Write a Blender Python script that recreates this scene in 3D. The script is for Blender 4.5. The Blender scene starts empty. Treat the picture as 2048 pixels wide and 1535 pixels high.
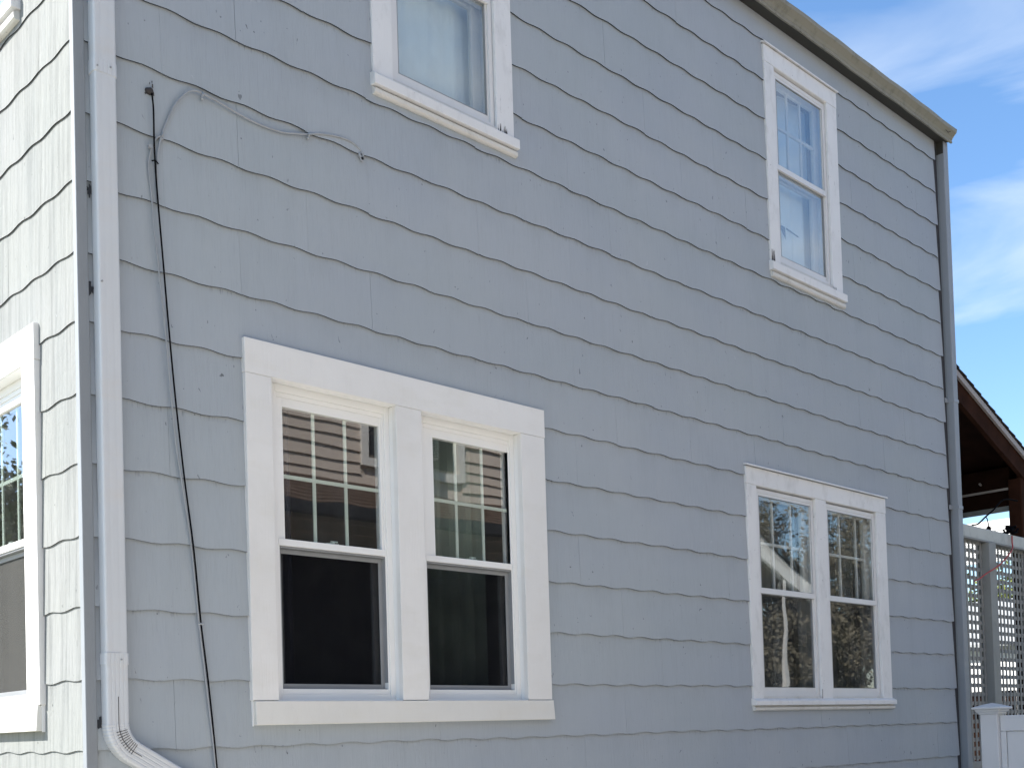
import bpy, bmesh, math, random
from math import sin, cos, pi, radians, sqrt, atan2
from mathutils import Vector, Matrix
random.seed(7)
scene = bpy.context.scene
C = scene.collection

# ------------------------------------------------------------------ camera
yaw, pitch, roll = radians(45.3334), radians(1.68010), radians(-1.73273)
cd = Vector((cos(yaw)*cos(pitch), sin(yaw)*cos(pitch), sin(pitch)))
cr = Vector((sin(yaw), -cos(yaw), 0)); cu = cr.cross(cd)
cr2 = cr*cos(roll)+cu*sin(roll); cu2 = -cr*sin(roll)+cu*cos(roll)
CAM = Vector((-1.87054, -4.18940, 0.02251))
cam_d = bpy.data.cameras.new('camera'); cam = bpy.data.objects.new('camera', cam_d); C.objects.link(cam)
cam.matrix_world = Matrix(((cr2.x, cu2.x, -cd.x, CAM.x), (cr2.y, cu2.y, -cd.y, CAM.y), (cr2.z, cu2.z, -cd.z, CAM.z), (0, 0, 0, 1)))
cam_d.sensor_width = 36; cam_d.lens = 2327.77/2048*36
cam_d.shift_x = (1024-1047.31)/2048; cam_d.shift_y = (1394.88-767.5)/2048
cam_d.clip_start = .05; cam_d.clip_end = 2000
scene.camera = cam
def project(P):
    v = P-CAM; t = v.dot(cd)
    if t < .1: return None
    return 1047.31+2327.77*v.dot(cr2)/t, 1394.88-2327.77*v.dot(cu2)/t

# ------------------------------------------------------------------ sky, sun, exposure
SUN = Vector((-1, .8, 1.15)).normalized()
world = bpy.data.worlds.new('World'); scene.world = world; world.use_nodes = True
nt = world.node_tree; nt.nodes.clear()
N = nt.nodes.new; L = nt.links.new
out = N('ShaderNodeOutputWorld'); bg = N('ShaderNodeBackground'); L(bg.outputs[0], out.inputs[0])
sky = N('ShaderNodeTexSky'); sky.sky_type = 'NISHITA'; sky.sun_disc = False
sky.sun_elevation = math.asin(SUN.z); sky.sun_rotation = atan2(SUN.x, SUN.y)
sky.air_density = 1.0; sky.dust_density = .6; sky.ozone_density = 2.0
tc = N('ShaderNodeTexCoord')
mp = N('ShaderNodeMapping'); mp.inputs['Scale'].default_value = (1.6, 2.6, 10.0); mp.inputs['Rotation'].default_value = (radians(6), radians(-5), 0)
mp.inputs['Location'].default_value = (0.4, 0.0, 1.55)
L(tc.outputs['Generated'], mp.inputs[0])
n1 = N('ShaderNodeTexNoise'); n1.inputs['Scale'].default_value = 1.0; n1.inputs['Detail'].default_value = 7; n1.inputs['Roughness'].default_value = .52
n1.inputs['Distortion'].default_value = .55
L(mp.outputs[0], n1.inputs['Vector'])
rmp = N('ShaderNodeValToRGB'); rmp.color_ramp.elements[0].position = .47; rmp.color_ramp.elements[1].position = .80
rmp.color_ramp.elements[0].color = (0, 0, 0, 1); rmp.color_ramp.elements[1].color = (.85, .85, .85, 1)
L(n1.outputs[0], rmp.inputs[0])
hsv = N('ShaderNodeHueSaturation'); hsv.inputs['Saturation'].default_value = 1.15
L(sky.outputs[0], hsv.inputs['Color'])
mix = N('ShaderNodeMixRGB'); L(rmp.outputs[0], mix.inputs[0]); L(hsv.outputs[0], mix.inputs[1])
mix.inputs[2].default_value = (4.2, 4.5, 4.8, 1)
L(mix.outputs[0], bg.inputs[0]); bg.inputs[1].default_value = .10
sl = bpy.data.lights.new('sun', 'SUN'); so = bpy.data.objects.new('sun', sl); C.objects.link(so)
sl.energy = 4.4; sl.angle = radians(.53); sl.color = (1, .96, .90)
so.rotation_euler = (-SUN).to_track_quat('-Z', 'Y').to_euler()
scene.view_settings.view_transform = 'Standard'; scene.view_settings.look = 'None'
scene.view_settings.exposure = 1.48; scene.view_settings.gamma = 1
scene.view_settings.use_curve_mapping = False
scene.cycles.max_bounces = 10; scene.cycles.transparent_max_bounces = 16; scene.cycles.glossy_bounces = 4

# ------------------------------------------------------------------ materials
def newmat(name):
    m = bpy.data.materials.new(name); m.use_nodes = True
    return m, m.node_tree, m.node_tree.nodes['Principled BSDF']
def noise(t, vec, scale, detail=4, rough=.5, stretch=None, distortion=0, loc=(0, 0, 0)):
    if stretch:
        mpn = t.nodes.new('ShaderNodeMapping'); mpn.inputs['Scale'].default_value = stretch; mpn.inputs['Location'].default_value = loc
        t.links.new(vec, mpn.inputs[0]); vec = mpn.outputs[0]
    n = t.nodes.new('ShaderNodeTexNoise'); n.inputs['Scale'].default_value = scale
    n.inputs['Detail'].default_value = detail; n.inputs['Roughness'].default_value = rough; n.inputs['Distortion'].default_value = distortion
    t.links.new(vec, n.inputs['Vector']); return n.outputs[0]
def ramp(t, fac, p0, p1, c0=0, c1=1):
    r = t.nodes.new('ShaderNodeMapRange'); r.inputs['From Min'].default_value = p0; r.inputs['From Max'].default_value = p1
    r.inputs['To Min'].default_value = c0; r.inputs['To Max'].default_value = c1
    t.links.new(fac, r.inputs['Value']); return r.outputs[0]
def mixc(t, fac, a, b, mode='MIX'):
    m = t.nodes.new('ShaderNodeMixRGB'); m.blend_type = mode
    for s, v in ((m.inputs[0], fac), (m.inputs[1], a), (m.inputs[2], b)):
        if isinstance(v, (int, float)): s.default_value = v
        elif isinstance(v, tuple): s.default_value = v if len(v) == 4 else v+(1,)
        else: t.links.new(v, s)
    return m.outputs[0]
def math_(t, op, a, b=0):
    m = t.nodes.new('ShaderNodeMath'); m.operation = op
    for s, v in ((m.inputs[0], a), (m.inputs[1], b)):
        if isinstance(v, (int, float)): s.default_value = v
        else: t.links.new(v, s)
    return m.outputs[0]
def bump(t, h, strength, dist=.01, prev=None):
    b = t.nodes.new('ShaderNodeBump'); b.inputs['Strength'].default_value = strength; b.inputs['Distance'].default_value = dist
    t.links.new(h, b.inputs['Height'])
    if prev: t.links.new(prev, b.inputs['Normal'])
    return b.outputs[0]
def pos(t):
    return t.nodes.new('ShaderNodeNewGeometry').outputs['Position']

h = .267
def siding_mat(name, base, grain=.5, specks=True, streak=.10, fine=0):
    m, t, p = newmat(name); P = pos(t)
    big = noise(t, P, 1.1, 3)
    b0, b1, b2 = base
    col = mixc(t, ramp(t, big, .35, .65), (b0*.95, b1*.965, b2*.985), (b0*1.03, b1*1.03, b2*1.02))
    hue = noise(t, P, 1, 3, .5, (.55, .55, 1.1), .4, (3, 1, 4))
    col = mixc(t, ramp(t, hue, .40, .62, 0, .5), col, (b0*.98, b1*1.005, b2*.965))
    oi = t.nodes.new('ShaderNodeObjectInfo')
    col = mixc(t, ramp(t, oi.outputs['Random'], 0, 1, 0, .05), col, (.22, .25, .27))
    # rain and dirt streaks running down the shingles
    st = noise(t, P, 1, 5, .65, (9, 9, .55))
    col = mixc(t, ramp(t, st, .5, .78, 0, streak), col, (.20, .22, .22))
    if fine:
        f2 = noise(t, P, 1, 5, .65, (34, 34, 1.3))
        col = mixc(t, ramp(t, f2, .46, .70, 0, fine), col, (.13, .14, .14))
    # grime and drips caught just under each lap
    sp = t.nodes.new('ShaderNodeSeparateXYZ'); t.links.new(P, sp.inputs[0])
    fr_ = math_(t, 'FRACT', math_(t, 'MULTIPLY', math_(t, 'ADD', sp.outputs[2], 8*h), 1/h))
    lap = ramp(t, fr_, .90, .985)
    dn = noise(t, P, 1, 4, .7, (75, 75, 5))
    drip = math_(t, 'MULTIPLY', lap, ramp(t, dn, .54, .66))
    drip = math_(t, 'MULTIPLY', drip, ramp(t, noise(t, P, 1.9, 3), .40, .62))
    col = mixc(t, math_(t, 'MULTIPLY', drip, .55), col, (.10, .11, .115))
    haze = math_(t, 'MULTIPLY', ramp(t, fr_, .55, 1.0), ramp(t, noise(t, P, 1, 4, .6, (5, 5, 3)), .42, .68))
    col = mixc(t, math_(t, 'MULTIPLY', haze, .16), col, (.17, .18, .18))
    g = noise(t, P, 1, 5, .7, (170, 170, 5.0))
    g2 = noise(t, P, 1, 3, .6, (60, 60, 1.6))
    calm = ramp(t, noise(t, P, .9, 2), .38, .60, .35, 1.0)
    col = mixc(t, math_(t, 'MULTIPLY', ramp(t, g, .5, .72, 0, grain*.30), calm), col, tuple(c*.55 for c in base))
    patch = ramp(t, noise(t, P, 2.3, 2), .52, .62)
    # cathedral grain pressed into the cement shingles, in patches
    cg = noise(t, P, 1, 1, .4, (9, 9, 2.2))
    rings = math_(t, 'SINE', math_(t, 'MULTIPLY', cg, 190.0))
    rings = math_(t, 'MULTIPLY', rings, patch)
    if specks:
        a = noise(t, P, 1, 2, .5, (46, 46, 30), .6)
        s1 = ramp(t, a, .735, .762)
        where = ramp(t, noise(t, P, 1.7, 2), .36, .58)
        s1 = math_(t, 'MULTIPLY', s1, where)
        col = mixc(t, math_(t, 'MULTIPLY', s1, .75), col, (.07, .075, .08))
        v = t.nodes.new('ShaderNodeTexVoronoi'); v.inputs['Scale'].default_value = 7.5; t.links.new(P, v.inputs['Vector'])
        dot = ramp(t, v.outputs['Distance'], .035, .02)
        col = mixc(t, math_(t, 'MULTIPLY', dot, .7), col, (.12, .12, .12))
        pl = noise(t, P, 1, 4, .6, (30, 30, 22), 1.0, (5, 3, 9))
        light = ramp(t, pl, .74, .76)
        col = mixc(t, math_(t, 'MULTIPLY', light, .35), col, (.62, .64, .66))
    t.links.new(col, p.inputs['Base Color'])
    p.inputs['Roughness'].default_value = .8; p.inputs['Specular IOR Level'].default_value = .14
    n = bump(t, g, grain, .0022); n = bump(t, g2, .35, .004, n); n = bump(t, rings, .16, .0012, n)
    n = bump(t, noise(t, P, 3.0, 2), .5, .01, n)
    t.links.new(n, p.inputs['Normal'])
    return m
def paint_mat(name, base, rough=.5, dirt=.0, dirtcol=(.12, .11, .10), grain=.0, cracks=0, fine=1.0, spec=.4, tint=None):
    m, t, p = newmat(name); P = pos(t)
    v = noise(t, P, 2.2, 4)
    col = mixc(t, ramp(t, v, .35, .65), tuple(c*.965 for c in base), tuple(min(1, c*1.02) for c in base))
    if tint:
        col = mixc(t, ramp(t, noise(t, P, 1, 4, .6, (3, 3, 9)), .5, .72, 0, .35), col, tint)
    if dirt:
        d = noise(t, P, 1, 7, .65, (14, 14, 7))
        col = mixc(t, ramp(t, d, .52, .80, 0, dirt), col, dirtcol)
    if cracks:
        a = noise(t, P, 1, 5, .7, (75, 75, 7))
        w = ramp(t, noise(t, P, 4.2, 2), .50, .66)
        s = math_(t, 'MULTIPLY', ramp(t, a, .64, .69), w)
        col = mixc(t, math_(t, 'MULTIPLY', s, cracks), col, (.10, .09, .085))
        a2 = noise(t, P, 60, 2); s2 = ramp(t, a2, .745, .77)
        col = mixc(t, math_(t, 'MULTIPLY', s2, cracks*.8), col, (.10, .09, .085))
    t.links.new(col, p.inputs['Base Color'])
    p.inputs['Roughness'].default_value = rough; p.inputs['Specular IOR Level'].default_value = spec
    n = bump(t, noise(t, P, 5, 3), .35*fine, .006)
    if grain:
        n = bump(t, noise(t, P, 1, 5, .7, (140, 140, 6)), grain, .002, n)
    t.links.new(n, p.inputs['Normal'])
    return m
def plain(name, base, rough=.6, spec=.4, var=.12, scale=8, bumpy=.2, metal=0):
    m, t, p = newmat(name); P = pos(t)
    v = noise(t, P, scale, 5)
    col = mixc(t, ramp(t, v, .3, .7), tuple(c*(1-var) for c in base), tuple(c*(1+var) for c in base))
    t.links.new(col, p.inputs['Base Color']); p.inputs['Roughness'].default_value = rough
    p.inputs['Specular IOR Level'].default_value = spec; p.inputs['Metallic'].default_value = metal
    t.links.new(bump(t, v, bumpy, .004), p.inputs['Normal'])
    return m
def glass_mat(name, refl=1.7, tint=(.965, .98, .972), wob=.5, dirt=.03):
    m = bpy.data.materials.new(name); m.use_nodes = True; t = m.node_tree; t.nodes.clear()
    o = t.nodes.new('ShaderNodeOutputMaterial'); P = pos(t)
    tr = t.nodes.new('ShaderNodeBsdfTransparent'); tr.inputs[0].default_value = tint+(1,)
    gl = t.nodes.new('ShaderNodeBsdfGlossy'); gl.inputs['Roughness'].default_value = .012
    fr = t.nodes.new('ShaderNodeFresnel'); fr.inputs['IOR'].default_value = 1.5
    ge = t.nodes.new('ShaderNodeNewGeometry')
    front = math_(t, 'SUBTRACT', 1.0, ge.outputs['Backfacing'])
    f = math_(t, 'MULTIPLY', math_(t, 'MINIMUM', math_(t, 'MULTIPLY', fr.outputs[0], refl), 1.0), front)
    nb = bump(t, noise(t, P, 1, 1, .4, (2.0, 2.0, 3.0)), wob, .012)
    t.links.new(nb, gl.inputs['Normal'])
    mx = t.nodes.new('ShaderNodeMixShader'); t.links.new(f, mx.inputs[0]); t.links.new(tr.outputs[0], mx.inputs[1]); t.links.new(gl.outputs[0], mx.inputs[2])
    df = t.nodes.new('ShaderNodeBsdfDiffuse'); df.inputs[0].default_value = (.6, .62, .62, 1)
    m2 = t.nodes.new('ShaderNodeMixShader')
    dn = ramp(t, noise(t, P, 1, 6, .7, (4, 4, 2.5)), .42, .75, dirt*.3, dirt*2)
    t.links.new(math_(t, 'MULTIPLY', dn, front), m2.inputs[0]); t.links.new(mx.outputs[0], m2.inputs[1]); t.links.new(df.outputs[0], m2.inputs[2])
    t.links.new(m2.outputs[0], o.inputs[0])
    return m
def screen_mat(name, cover=.5, col=(.035, .036, .04)):
    m = bpy.data.materials.new(name); m.use_nodes = True; t = m.node_tree; t.nodes.clear()
    o = t.nodes.new('ShaderNodeOutputMaterial')
    tr = t.nodes.new('ShaderNodeBsdfTransparent'); df = t.nodes.new('ShaderNodeBsdfDiffuse'); df.inputs[0].default_value = col+(1,)
    mx = t.nodes.new('ShaderNodeMixShader'); mx.inputs[0].default_value = cover
    P = pos(t)
    t.links.new(ramp(t, noise(t, P, 6, 3), .3, .7, cover*.9, cover*1.1), mx.inputs[0])
    t.links.new(tr.outputs[0], mx.inputs[1]); t.links.new(df.outputs[0], mx.inputs[2]); t.links.new(mx.outputs[0], o.inputs[0])
    return m

M_SIDE = siding_mat('painted_cement_shingle', (.378, .408, .444), .7)
M_FRONT = siding_mat('painted_cement_shingle_front', (.292, .298, .290), 2.2, streak=.40, fine=.5)  # side wall's paint, set darker in colour to offset the direct sun
M_EDGE = plain('dirty_shaded_edge', (.035, .04, .048), .95, .05)  # lap shadow put into the butt and back colour, with some edge dirt
M_CORNER = paint_mat('corner_board_paint', (.235, .255, .275), .6, .2, grain=.4)
M_BACK = plain('felt_paper', (.05, .05, .055), .9)
M_NEW = paint_mat('new_white_trim', (.75, .74, .72), .45, .10, (.42, .40, .36), grain=.8, tint=(.66, .64, .58))
M_NEWSILL = paint_mat('new_sill_bounce_paint', (.70, .685, .64), .5, .12, (.4, .36, .30), grain=.8, tint=(.66, .62, .53))  # trim white warmed: bounce from the sunlit ground is put in the colour
M_VINYL = paint_mat('white_vinyl', (.80, .80, .785), .35, 0, fine=.6)
M_OLD = paint_mat('old_white_trim', (.72, .72, .72), .6, .30, (.24, .23, .21), grain=.6, cracks=.75)
M_SILL = paint_mat('old_sill_paint', (.62, .61, .58), .6, .45, (.26, .24, .20), grain=.4, cracks=.7)
M_STORM = paint_mat('storm_window_aluminium', (.68, .68, .68), .4, .15, (.3, .3, .3))
M_MUNTIN = paint_mat('grille_between_glass', (.62, .70, .64), .45)
M_INNER = paint_mat('inner_sash_paint', (.60, .60, .59), .5, .1)
M_GREYAL = plain('grey_aluminium', (.26, .27, .28), .45, .5, .06, 8, .05)
M_GLASS = glass_mat('window_glass', 3.6, wob=.09)
M_GLASSOLD = glass_mat('storm_glass', 3.4, wob=.10, dirt=.06)
M_GLASSLOW = glass_mat('low_storm_glass', 2.3, wob=.10, dirt=.05)
M_GLASSIN = glass_mat('inner_glass', 1.5, wob=.2, dirt=.02)
M_SCREEN = screen_mat('insect_screen', .42, (.012, .012, .014))
M_SCREENO = screen_mat('storm_screen', .38, (.03, .03, .03))
M_SCREENL = screen_mat('insect_screen_sunlit', .5, (.10, .10, .095))  # lighter copy of the insect screen, sunlight put in its colour
M_SHADE = plain('window_shade_fabric', (.82, .86, .90), .8, .2, .05, 2, .5)
M_TEAR = plain('torn_shade_gap', (.05, .07, .10), .9)
M_CURT_G = plain('green_grey_curtain', (.20, .25, .21), .9, .1, .15, 3)
M_CURT_B = plain('beige_curtain', (.20, .185, .155), .9, .1, .1, 3)
M_CURT_D = plain('dark_navy_curtain', (.045, .05, .075), .9, .1, .1, 3)
M_ROOM = plain('room_wall', (.16, .15, .14), .9, .1)
M_DS = paint_mat('downspout_enamel', (.565, .585, .605), .4, .10, (.33, .29, .26), fine=.7, tint=(.60, .56, .52))
M_DSG = paint_mat('grey_downspout_enamel', (.275, .295, .32), .45, .12, fine=.7)
M_GUTTER = paint_mat('weathered_gutter', (.235, .225, .185), .55, .75, (.09, .085, .065))
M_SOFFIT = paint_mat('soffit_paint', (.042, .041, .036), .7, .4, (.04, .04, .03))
M_BLACK = plain('black_rubber', (.006, .006, .007), .9, .02)
M_CABLE = paint_mat('painted_over_cable', (.33, .35, .37), .5, .35, (.12, .12, .12))
M_DARKDIRT = plain('dark_putty', (.05, .045, .045), .9)
M_CHIP = plain('bare_dark_shingle', (.045, .048, .055), .9, .1)
M_CHIPL = plain('flaking_white_paint', (.55, .55, .55), .8, .1)
M_CONC = plain('concrete', (.60, .555, .49), .9, .2, .12, 3)
M_ASPH = plain('asphalt', (.05, .05, .05), .9, .2, .2, 5)
M_GRASS = plain('lawn', (.07, .10, .035), .95, .1, .35, 6, .8)
M_FOUND = plain('foundation_block', (.30, .29, .27), .9, .1)
M_ROOF = plain('asphalt_roof_shingle', (.05, .045, .042), .95, .1, .35, 40)
M_BROWN = plain('stained_timber', (.036, .015, .009), .85, .04, .3, 6)
M_BROWNDK = plain('dark_stained_timber', (.018, .008, .005), .85, .05, .3, 6)
M_RAKE = paint_mat('rake_trim_paint', (.34, .30, .275), .6, .2)
M_LATT = paint_mat('vinyl_lattice', (.27, .27, .255), .6, .45, (.14, .15, .12))  # white vinyl darkened to put its shade into the colour, plus dirt
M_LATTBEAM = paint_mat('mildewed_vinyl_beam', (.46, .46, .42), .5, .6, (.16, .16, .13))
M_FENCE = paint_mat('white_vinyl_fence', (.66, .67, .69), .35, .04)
M_RED = plain('red_wire', (.42, .06, .05), .5)
M_WHITE = paint_mat('sunlit_white_paint', (.78, .78, .76), .5, .05)
M_BEIGE = paint_mat('beige_vinyl_siding', (.56, .48, .41), .55, .08)
M_BEIGETRIM = paint_mat('beige_house_trim', (.72, .70, .66), .5)
M_BROWNROOF = plain('brown_roof_shingle', (.125, .085, .065), .95, .1, .45, 14, .8)
M_DARKWALL = plain('shaded_dark_parts', (.02, .021, .026), .9, .1)  # near-black colour stands in for the shade under the neighbour's porch
M_BARK = plain('bark', (.085, .065, .05), .95, .1, .3, 20, .8)
M_LEAF = plain('leaves', (.07, .095, .03), .8, .2, .4, 2, 0)
M_LEAFB = plain('brownish_leaves', (.13, .115, .08), .8, .2, .5, 2, 0)
M_LEAF2 = plain('yellow_green_leaves', (.15, .17, .04), .8, .2, .4, 2, 0)
M_FOG = plain('grey_metal_roof', (.30, .31, .31), .7)
def bulbglass():
    m, t, p = newmat('bulb_glass'); p.inputs['Base Color'].default_value = (.9, .9, .88, 1)
    p.inputs['Transmission Weight'].default_value = .85; p.inputs['Roughness'].default_value = .05; return m
M_BULB = bulbglass()

# ------------------------------------------------------------------ mesh helpers
SIDE = lambda u, w, z: Vector((u, -w, z))
FRONT = lambda u, w, z: Vector((-w, u, z))
WORLD = lambda x, y, z: Vector((x, y, z))
class MB:
    def __init__(s, M=WORLD): s.v = []; s.f = []; s.M = M; s.e = set()
    def box(s, a0, a1, b0, b1, c0, c1):
        k = len(s.v)
        for a, b, c in ((a0, b0, c0), (a1, b0, c0), (a1, b1, c0), (a0, b1, c0), (a0, b0, c1), (a1, b0, c1), (a1, b1, c1), (a0, b1, c1)):
            s.v.append(s.M(a, b, c))
        s.f += [tuple(k+i for i in q) for q in ((0, 3, 2, 1), (4, 5, 6, 7), (0, 1, 5, 4), (1, 2, 6, 5), (2, 3, 7, 6), (3, 0, 4, 7))]
        return s
    def ring(s, u0, u1, z0, z1, t, w0, w1, tb=None, tt=None, tl=None, tr=None):
        tb = t if tb is None else tb; tt = t if tt is None else tt; tl = t if tl is None else tl; tr = t if tr is None else tr
        s.box(u0, u0+tl, w0, w1, z0, z1); s.box(u1-tr, u1, w0, w1, z0, z1)
        s.box(u0+tl, u1-tr, w0+.0005, w1-.0005, z1-tt, z1); s.box(u0+tl, u1-tr, w0+.0005, w1-.0005, z0, z0+tb)
        return s
    def poly(s, pts):
        k = len(s.v); s.v += [s.M(*p) for p in pts]; s.f.append(tuple(range(k, k+len(pts)))); return s
    def prism(s, pts, d):
        """closed outline (list of Vectors/tuples in map space), extruded by vector d in map space"""
        n = len(pts); k = len(s.v)
        s.v += [s.M(*p) for p in pts] + [s.M(*(Vector(p)+Vector(d))) for p in pts]
        s.f.append(tuple(range(k, k+n))[::-1]); s.f.append(tuple(range(k+n, k+2*n)))
        for i in range(n):
            j = (i+1) % n; s.f.append((k+i, k+j, k+n+j, k+n+i))
        return s
    def tube(s, pts, r, seg=8, caps=True):
        pts = [s.M(*p) for p in pts]; n = len(pts); k = len(s.v)
        rr = r if isinstance(r, (list, tuple)) else [r]*n
        up = None
        for i, p in enumerate(pts):
            d = (pts[min(i+1, n-1)]-pts[max(i-1, 0)]).normalized()
            if up is None:
                up = Vector((0, 0, 1)) if abs(d.z) < .9 else Vector((1, 0, 0))
            a = d.cross(up).normalized(); up = a.cross(d).normalized()
            for q in range(seg):
                t = 2*pi*q/seg; s.v.append(p+a*cos(t)*rr[i]+up*sin(t)*rr[i])
        for i in range(n-1):
            for q in range(seg):
                q2 = (q+1) % seg
                s.f.append((k+i*seg+q, k+i*seg+q2, k+(i+1)*seg+q2, k+(i+1)*seg+q))
        if caps:
            s.f.append(tuple(k+q for q in range(seg))[::-1]); s.f.append(tuple(k+(n-1)*seg+q for q in range(seg)))
        return s
    def sweep(s, rings, caps=True):
        k = len(s.v); n = len(rings[0])
        for r in rings: s.v += [s.M(*p) for p in r]
        for i in range(len(rings)-1):
            for q in range(n):
                q2 = (q+1) % n
                s.f.append((k+i*n+q, k+i*n+q2, k+(i+1)*n+q2, k+(i+1)*n+q))
        if caps:
            s.f.append(tuple(k+q for q in range(n))[::-1]); s.f.append(tuple(k+(len(rings)-1)*n+q for q in range(n)))
        return s
    def build(s, name, mat, parent=None, bevel=0, smooth=False, recalc=True):
        me = bpy.data.meshes.new(name); me.from_pydata([tuple(v) for v in s.v], [], s.f)
        if recalc or bevel:
            bm = bmesh.new(); bm.from_mesh(me)
            if recalc: bmesh.ops.recalc_face_normals(bm, faces=bm.faces)
            if bevel:
                ed = [e for e in bm.edges if len(e.link_faces) == 2 and e.calc_face_angle(0) > .6]
                bmesh.ops.bevel(bm, geom=ed, offset=bevel, segments=1, affect='EDGES', clamp_overlap=True)
            bm.to_mesh(me); bm.free()
        me.materials.append(mat)
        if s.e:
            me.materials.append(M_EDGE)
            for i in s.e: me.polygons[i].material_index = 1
        if smooth:
            for p in me.polygons: p.use_smooth = True
        me.update()
        o = bpy.data.objects.new(name, me); C.objects.link(o)
        if parent is not None: o.parent = parent
        return o
def empty(name, loc=(0, 0, 0), parent=None):
    o = bpy.data.objects.new(name, None); C.objects.link(o); o.empty_display_size = .2
    if parent is not None: o.parent = parent
    return o
def tag(o, label=None, cat=None, group=None, kind=None):
    if label: o['label'] = label
    if cat: o['category'] = cat
    if group: o['group'] = group
    if kind: o['kind'] = kind
    return o

# ================================================================== GROUND
GZ = -1.75
g = MB().box(-600, 600, -600, 600, GZ-.3, GZ-.02).build('ground', M_GRASS); tag(g, kind='structure')
g = MB().box(-6.4, 16, -6.9, -.5, GZ-.02, GZ+.004).build('driveway', M_CONC); tag(g, kind='structure')
g = MB().box(-6.4, -2.2, -60, 60, GZ-.02, GZ+.012).build('bounce_pavement', M_CONC); tag(g, kind='structure')  # unseen pale strip, added to bounce sunlight onto the shaded wall
g = MB().box(-14, -6.5, -200, 200, GZ-.02, GZ-.004).build('road', M_ASPH); tag(g, kind='structure')
g = MB().box(7.25, 12.5, -.6, 7, GZ-.02, GZ+.008).build('patio', M_CONC); tag(g, kind='structure')

# ================================================================== HOUSE
h = .267; W = .6755; PER = W/3; LEN = 7.19
house = empty('house'); tag(house, 'pale grey-blue two-storey house clad in wavy-edged shingles with white window trim', 'house')
# openings in (u, z) for each wall
OPS = [(.80, 1.482, .175, 1.55), (1.612, 2.288, .175, 1.55),          # big double window
       (4.376, 5.097, .165, 1.556), (5.212, 5.928, .165, 1.556),      # lower right double window
       (1.505, 2.197, 3.05, 4.41), (4.758, 5.444, 3.05, 4.41)]        # upper windows
OPF = [(.462, 1.15, .19, 1.55), (1.27, 1.95, .19, 1.55), (.585, 1.265, 3.05, 4.41)]

def backing(M, ops, u0, u1, z0, z1, w0, w1, name, mat):
    us = sorted(set([u0, u1]+[o[0] for o in ops]+[o[1] for o in ops]))
    zs = sorted(set([z0, z1]+[o[2] for o in ops]+[o[3] for o in ops]))
    b = MB(M)
    for i in range(len(us)-1):
        for j in range(len(zs)-1):
            cu_, cz_ = (us[i]+us[i+1])/2, (zs[j]+zs[j+1])/2
            if any(o[0] < cu_ < o[1] and o[2] < cz_ < o[3] for o in ops): continue
            b.box(us[i], us[i+1], w0, w1, zs[j], zs[j+1])
    return b.build(name, mat, house)
side_wall = backing(SIDE, OPS, 0, LEN, -1.3, 4.76, -.10, 0.0, 'wall', M_BACK)
front_wall = backing(FRONT, OPF, .10, 8.0, -1.3, 4.76, -.10, 0.0, 'wall', M_BACK)

def shingle_mesh(u0, u1, zb, ref, valley, ops, wb=.0135, wt=.004, th=.0056, amp=.0049, top_clip=None, jig=0.0, M=SIDE):
    """one shingle; ref = u of its left joint (phase), returns MB or None"""
    seg = max(3, int(round((u1-u0)/PER*6)))
    us = [u0+(u1-u0)*i/seg for i in range(seg+1)]
    for o in ops:
        for e in (o[0], o[1]):
            if u0 < e < u1: us.append(e)
    us = sorted(set(us)); top = zb+h+.028
    if top_clip: top = min(top, top_clip)
    def bot(u): return zb-amp*cos(2*pi*(u-ref-valley)/PER)+jig*(u-u0)/W
    def ww(z): return wb-(wb-wt)*(z-zb)/(h+.028)
    b = MB(M); any_ = False
    for i in range(len(us)-1):
        a, c = us[i], us[i+1]; mid = (a+c)/2
        iv = [(None, top)]; lo = zb
        ints = [[zb, top]]
        for o in ops:
            if o[0] < mid < o[1]:
                nw = []
                for s_, e_ in ints:
                    if o[3] <= s_ or o[2] >= e_: nw.append([s_, e_]); continue
                    if o[2] > s_+.01: nw.append([s_, o[2]])
                    if o[3] < e_-.01: nw.append([o[3], e_])
                ints = nw
        for s_, e_ in ints:
            za, zc = (bot(a), bot(c)) if s_ == zb else (s_, s_)
            if e_-max(za, zc) < .004: continue
            any_ = True
            b.poly([(a, ww(za), za), (c, ww(zc), zc), (c, ww(e_), e_), (a, ww(e_), e_)])
            b.poly([(a, ww(za)-th, za), (c, ww(zc)-th, zc), (c, ww(zc), zc), (a, ww(za), za)])
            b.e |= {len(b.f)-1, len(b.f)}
            b.poly([(a, ww(za)-th, za), (a, ww(e_)-th, e_), (c, ww(e_)-th, e_), (c, ww(zc)-th, zc)])
            for q, ok in ((a, i == 0 or any(abs(q0-a) < 1e-6 for o in ops for q0 in (o[0], o[1]))), (c, i == len(us)-2)):
                if ok:
                    zq = za if q == a else zc
                    b.poly([(q, ww(zq)-th, zq), (q, ww(zq), zq), (q, ww(e_), e_), (q, ww(e_)-th, e_)])
    return b if any_ else None
counts = {'n': 0}
shared = {}
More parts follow.
